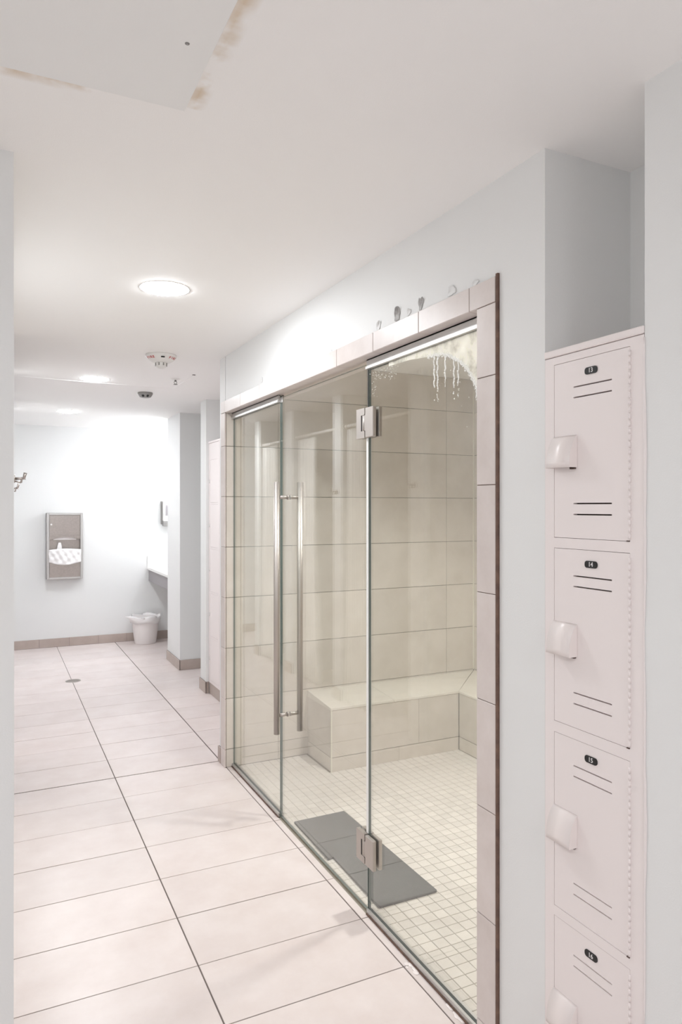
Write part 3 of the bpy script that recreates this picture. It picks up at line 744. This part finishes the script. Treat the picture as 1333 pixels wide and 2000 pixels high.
pts_ = [(x0 + .028, z0 + .021), (x1 - .028, z0 + .021)] + [(x1 - .028 - i * (2 * hw) / 12, zbt + .012 - .030 * math.sin(i / 12 * math.pi)) for i in range(13)]
MB().prism(pts_, 'y', yf + .002, yf + .010).build('waste_door', 'steel', t)
b = MB(); N, K = 28, 12; gr = []                         # crinkled liner turned over the bin rim
for i in range(N + 1):
    u = i / N; row = []
    for j in range(K + 1):
        v = j / K; zz0 = zbt + .004 - .032 * math.sin(u * math.pi); zz1 = EYE - .462 + .012 * math.sin(u * math.pi)
        yv = yf - .006 - .022 * math.sin(u * math.pi) * (1 - .4 * v) + .006 * math.sin(u * 31 + v * 9) * math.sin(v * math.pi) + .004 * math.sin(u * 17 - v * 14)
        row.append(b.bm.verts.new((x0 + .020 + u * (x1 - x0 - .040), yv, zz0 + (zz1 - zz0) * v)))
    gr.append(row)
for i in range(N):
    for j in range(K): f = b.bm.faces.new((gr[i][j], gr[i + 1][j], gr[i + 1][j + 1], gr[i][j + 1])); f.smooth = True
ln = b.build('bin_liner', 'liner', t); md = ln.modifiers.new('t', 'SOLIDIFY'); md.thickness = .0012
b = MB(); pts_ = [(x0 + .10, EYE - .47), (x0 + .155, EYE - .47), (x0 + .150, EYE - .42), (x0 + .142, EYE - .385), (x0 + .118, EYE - .385), (x0 + .108, EYE - .42)]
b.prism(pts_, 'y', yf + .004, yf + .007); b.build('hanging_towel', 'liner', t)

t = thing('soap_dispenser', (1.80, YFAR, EYE - .22), 'white and grey soap dispenser on the far wall above the counter', 'soap dispenser')
sx0, sx1, sz0, sz1 = 1.727, 1.855, EYE - .222, EYE + .070
MB().box(sx0, sx1, YFAR - .045, YFAR, sz0 + .02, sz1, bev=.008, seg=3).build('back_shell', 'greyplastic', t)
MB().box(sx0 + .012, sx1, YFAR - .105, YFAR - .045, sz0 + .055, sz1, bev=.012, seg=3).build('cover', 'white', t)
MB().box(sx0 + .035, sx1 - .03, YFAR - .108, YFAR - .104, sz0 + .12, sz1 - .05, bev=.0015).build('window', 'apron', t)
MB().box(sx0 + .012, sx1, YFAR - .100, YFAR - .045, sz0, sz0 + .054, bev=.006, seg=2).build('push_bar', 'greyplastic', t)

t = thing('sink_counter', (1.857, 7.75, EYE - .85), 'white sink counter with grey apron fixed to the walls at the far end', 'counter')
zt2 = EYE - .689
MB().box(1.573, 2.1395, 7.165, YFAR - .0125, zt2 - .030, zt2, bev=.004, seg=2).build('countertop', 'counter', t)
MB().box(1.575, 2.1395, YFAR - .0123, YFAR, zt2 - .030, zt2 + .125, bev=.002).build('side_splash', 'counter', t)
MB().box(2.127, 2.1395, 7.165, YFAR - .0125, zt2, zt2 + .10, bev=.002).build('back_splash', 'counter', t)
MB().box(1.592, 1.610, 7.165, YFAR, zt2 - .160, zt2 - .030, bev=.0015).build('apron', 'apron', t)
vl = thing('vanity_light', (2.13, 7.75, 2.02), 'long white bar light on the wall above the sink counter', 'wall light')
MB().box(2.10, 2.14, 7.30, 8.20, 2.02, 2.10, bev=.004).build('back_plate', 'nickel', vl)
MB().box(2.04, 2.10, 7.32, 8.18, 2.025, 2.095, bev=.01, seg=3).build('diffuser', 'lampv', vl)

t = thing('waste_bin', (1.52, 8.140, 0), 'small white waste bin with a loose plastic liner under the counter', 'waste bin')
cb_ = Vector((1.52, 8.140, 0))
MB().lathe([(0, .003), (.108, .003), (.114, 0), (.117, .006), (.137, .16), (.152, .285), (.156, .29), (.150, .292), (.133, .16), (.112, .012), (0, .012)], cb_, 40).build('bucket', 'bin', t)
b = MB(); rings = []
for k, (r, h) in enumerate(((.004, .235), (.08, .240), (.148, .268), (.158, .292), (.166, .312), (.170, .300), (.166, .262), (.160, .235))):
    ring = []
    for i in range(56):
        a = 2 * math.pi * i / 56; wv = 1 + .035 * math.sin(a * 7 + k) * (k > 2) + .025 * math.sin(a * 13 + 2 * k) * (k > 2)
        rr, hh = r * wv, h + .008 * math.sin(a * 5 + .5 * k) * (k > 2)
        pull = max(0, math.cos(a - 3.5)) ** 24 * (k in (4, 5)) 
        rr += .075 * pull; hh += .004 * pull
        ring.append(b.bm.verts.new(cb_ + Vector((rr * math.cos(a), min(rr * math.sin(a), .182), hh))))
    rings.append(ring)
for k in range(len(rings) - 1):
    for i in range(56): f = b.bm.faces.new((rings[k][i], rings[k][(i + 1) % 56], rings[k + 1][(i + 1) % 56], rings[k + 1][i])); f.smooth = True
bl = b.build('bin_liner', 'liner', t); md = bl.modifiers.new('t', 'SOLIDIFY'); md.thickness = .0015

t = thing('floor_drain', (.617, 6.629, 0), 'round steel floor drain grate in the far tiles', 'drain')
b = MB(); b.lathe([(.064, .0005), (.064, .003), (.056, .0035), (.054, .0012)], (.617, 6.629, 0), 32).build('rim', 'nickel', t)
MB().lathe([(0, .0008), (.055, .0008), (.055, .0004)], (.617, 6.629, 0), 32).build('well', 'black', t)
for i in range(7):
    y = -.045 + i * .015; hw = math.sqrt(max(0, .054 ** 2 - y * y))
    MB().box(.617 - hw, .617 + hw, 6.629 + y - .0035, 6.629 + y + .0035, .0012, .0032).build('grate_bar', 'nickel', t)

# ------------------------------------------------------------------ robe hooks on the partition ends
def robe_hook(y, z, label):
    t = thing('robe_hook', (XL, y, z), label, 'hook', 'robe hooks on the stall partitions')
    MB().tube((XL, y, z), (XL + .006, y, z), .021, 20).build('rosette', 'steel', t)
    b = MB(); b.tube((XL + .006, y, z), (XL + .048, y, z + .001), .007, 12, r2=.005); b.tube((XL + .046, y, z - .002), (XL + .054, y, z + .030), .006, 12, r2=.0085)
    b.tube((XL + .050, y, z), (XL + .050, y, z - .004), .006, 12)
    b.build('upper_prong', 'steel', t)
    b = MB(); b.tube((XL + .004, y, z - .012), (XL + .034, y, z - .020), .004, 10); b.tube((XL + .034, y, z - .021), (XL + .038, y, z + .008), .0045, 10)
    b.build('lower_prong', 'steel', t)
robe_hook(3.93, EYE + .142, 'steel double robe hook peeping out beside the left wall edge')
robe_hook(5.085, EYE + .12, 'steel robe hook mirrored in the shower door glass')

# ------------------------------------------------------------------ stall curtains and rods (mirrored in the glass)
XCU = .045; ZR = EYE + .631
rod_y = ((4.0, 5.01), (5.16, 6.03), (6.22, 6.925)); cur_y = ((4.66, 4.97, 4.60), (5.60, 5.965, 5.50), (6.50, 6.905, 6.42))
labs = ('nearest', 'middle', 'farthest')
for (a, c_), (p0, p1, pb), lb in zip(rod_y, cur_y, labs):
    t = thing('curtain_rod', (XCU, (a + c_) / 2, ZR), '%s white curtain rod spanning a shower stall, mirrored in the glass' % lb, 'curtain rod', 'stall curtain rods')
    rod_t = t; MB().tube((XCU, a + .004, ZR), (XCU, c_ - .004, ZR), .0125, 14).build('rod', 'white', t)
    for yv, d in ((a, 1), (c_, -1)): MB().tube((XCU, yv + d * .0005, ZR), (XCU, yv + d * .012, ZR), .024, 16).build('flange', 'white', t)
    t = thing('shower_curtain', (XCU, (p0 + p1) / 2, 0), '%s gathered white shower curtain, mirrored in the glass' % lb, 'shower curtain', 'stall curtains')
    b = MB(); N, K = 90, 14; g_ = []
    for i in range(N + 1):
        u = i / N; row = []
        for j in range(K + 1):
            v = j / K; z = (ZR - .030) + (.015 - ZR + .030) * v
            ylo = p0 + (pb - p0) * v ** 1.3; y = ylo + (p1 - ylo) * u
            amp = .018 + .014 * v; x = XCU + amp * math.sin(u * 2 * math.pi * 6.5 + .6 * math.sin(v * 3)) + .008 * math.sin(u * 31 + v * 2)
            row.append(b.bm.verts.new((x, y, z)))
        g_.append(row)
    for i in range(N):
        for j in range(K): f = b.bm.faces.new((g_[i][j], g_[i + 1][j], g_[i + 1][j + 1], g_[i][j + 1])); f.smooth = True
    cu = b.build('fabric', 'curtain', t); md = cu.modifiers.new('t', 'SOLIDIFY'); md.thickness = .0012
    for k in range(7):
        y = p0 + (p1 - p0) * (k + .5) / 7; r = MB(); n = 14
        for i in range(n):
            a0, a1_ = 2 * math.pi * i / n, 2 * math.pi * (i + 1) / n
            r.tube((XCU + .020 * math.cos(a0), y, ZR - .008 + .022 * math.sin(a0)), (XCU + .020 * math.cos(a1_), y, ZR - .008 + .022 * math.sin(a1_)), .0016, 6)
        r.build('curtain_ring', 'white', rod_t)
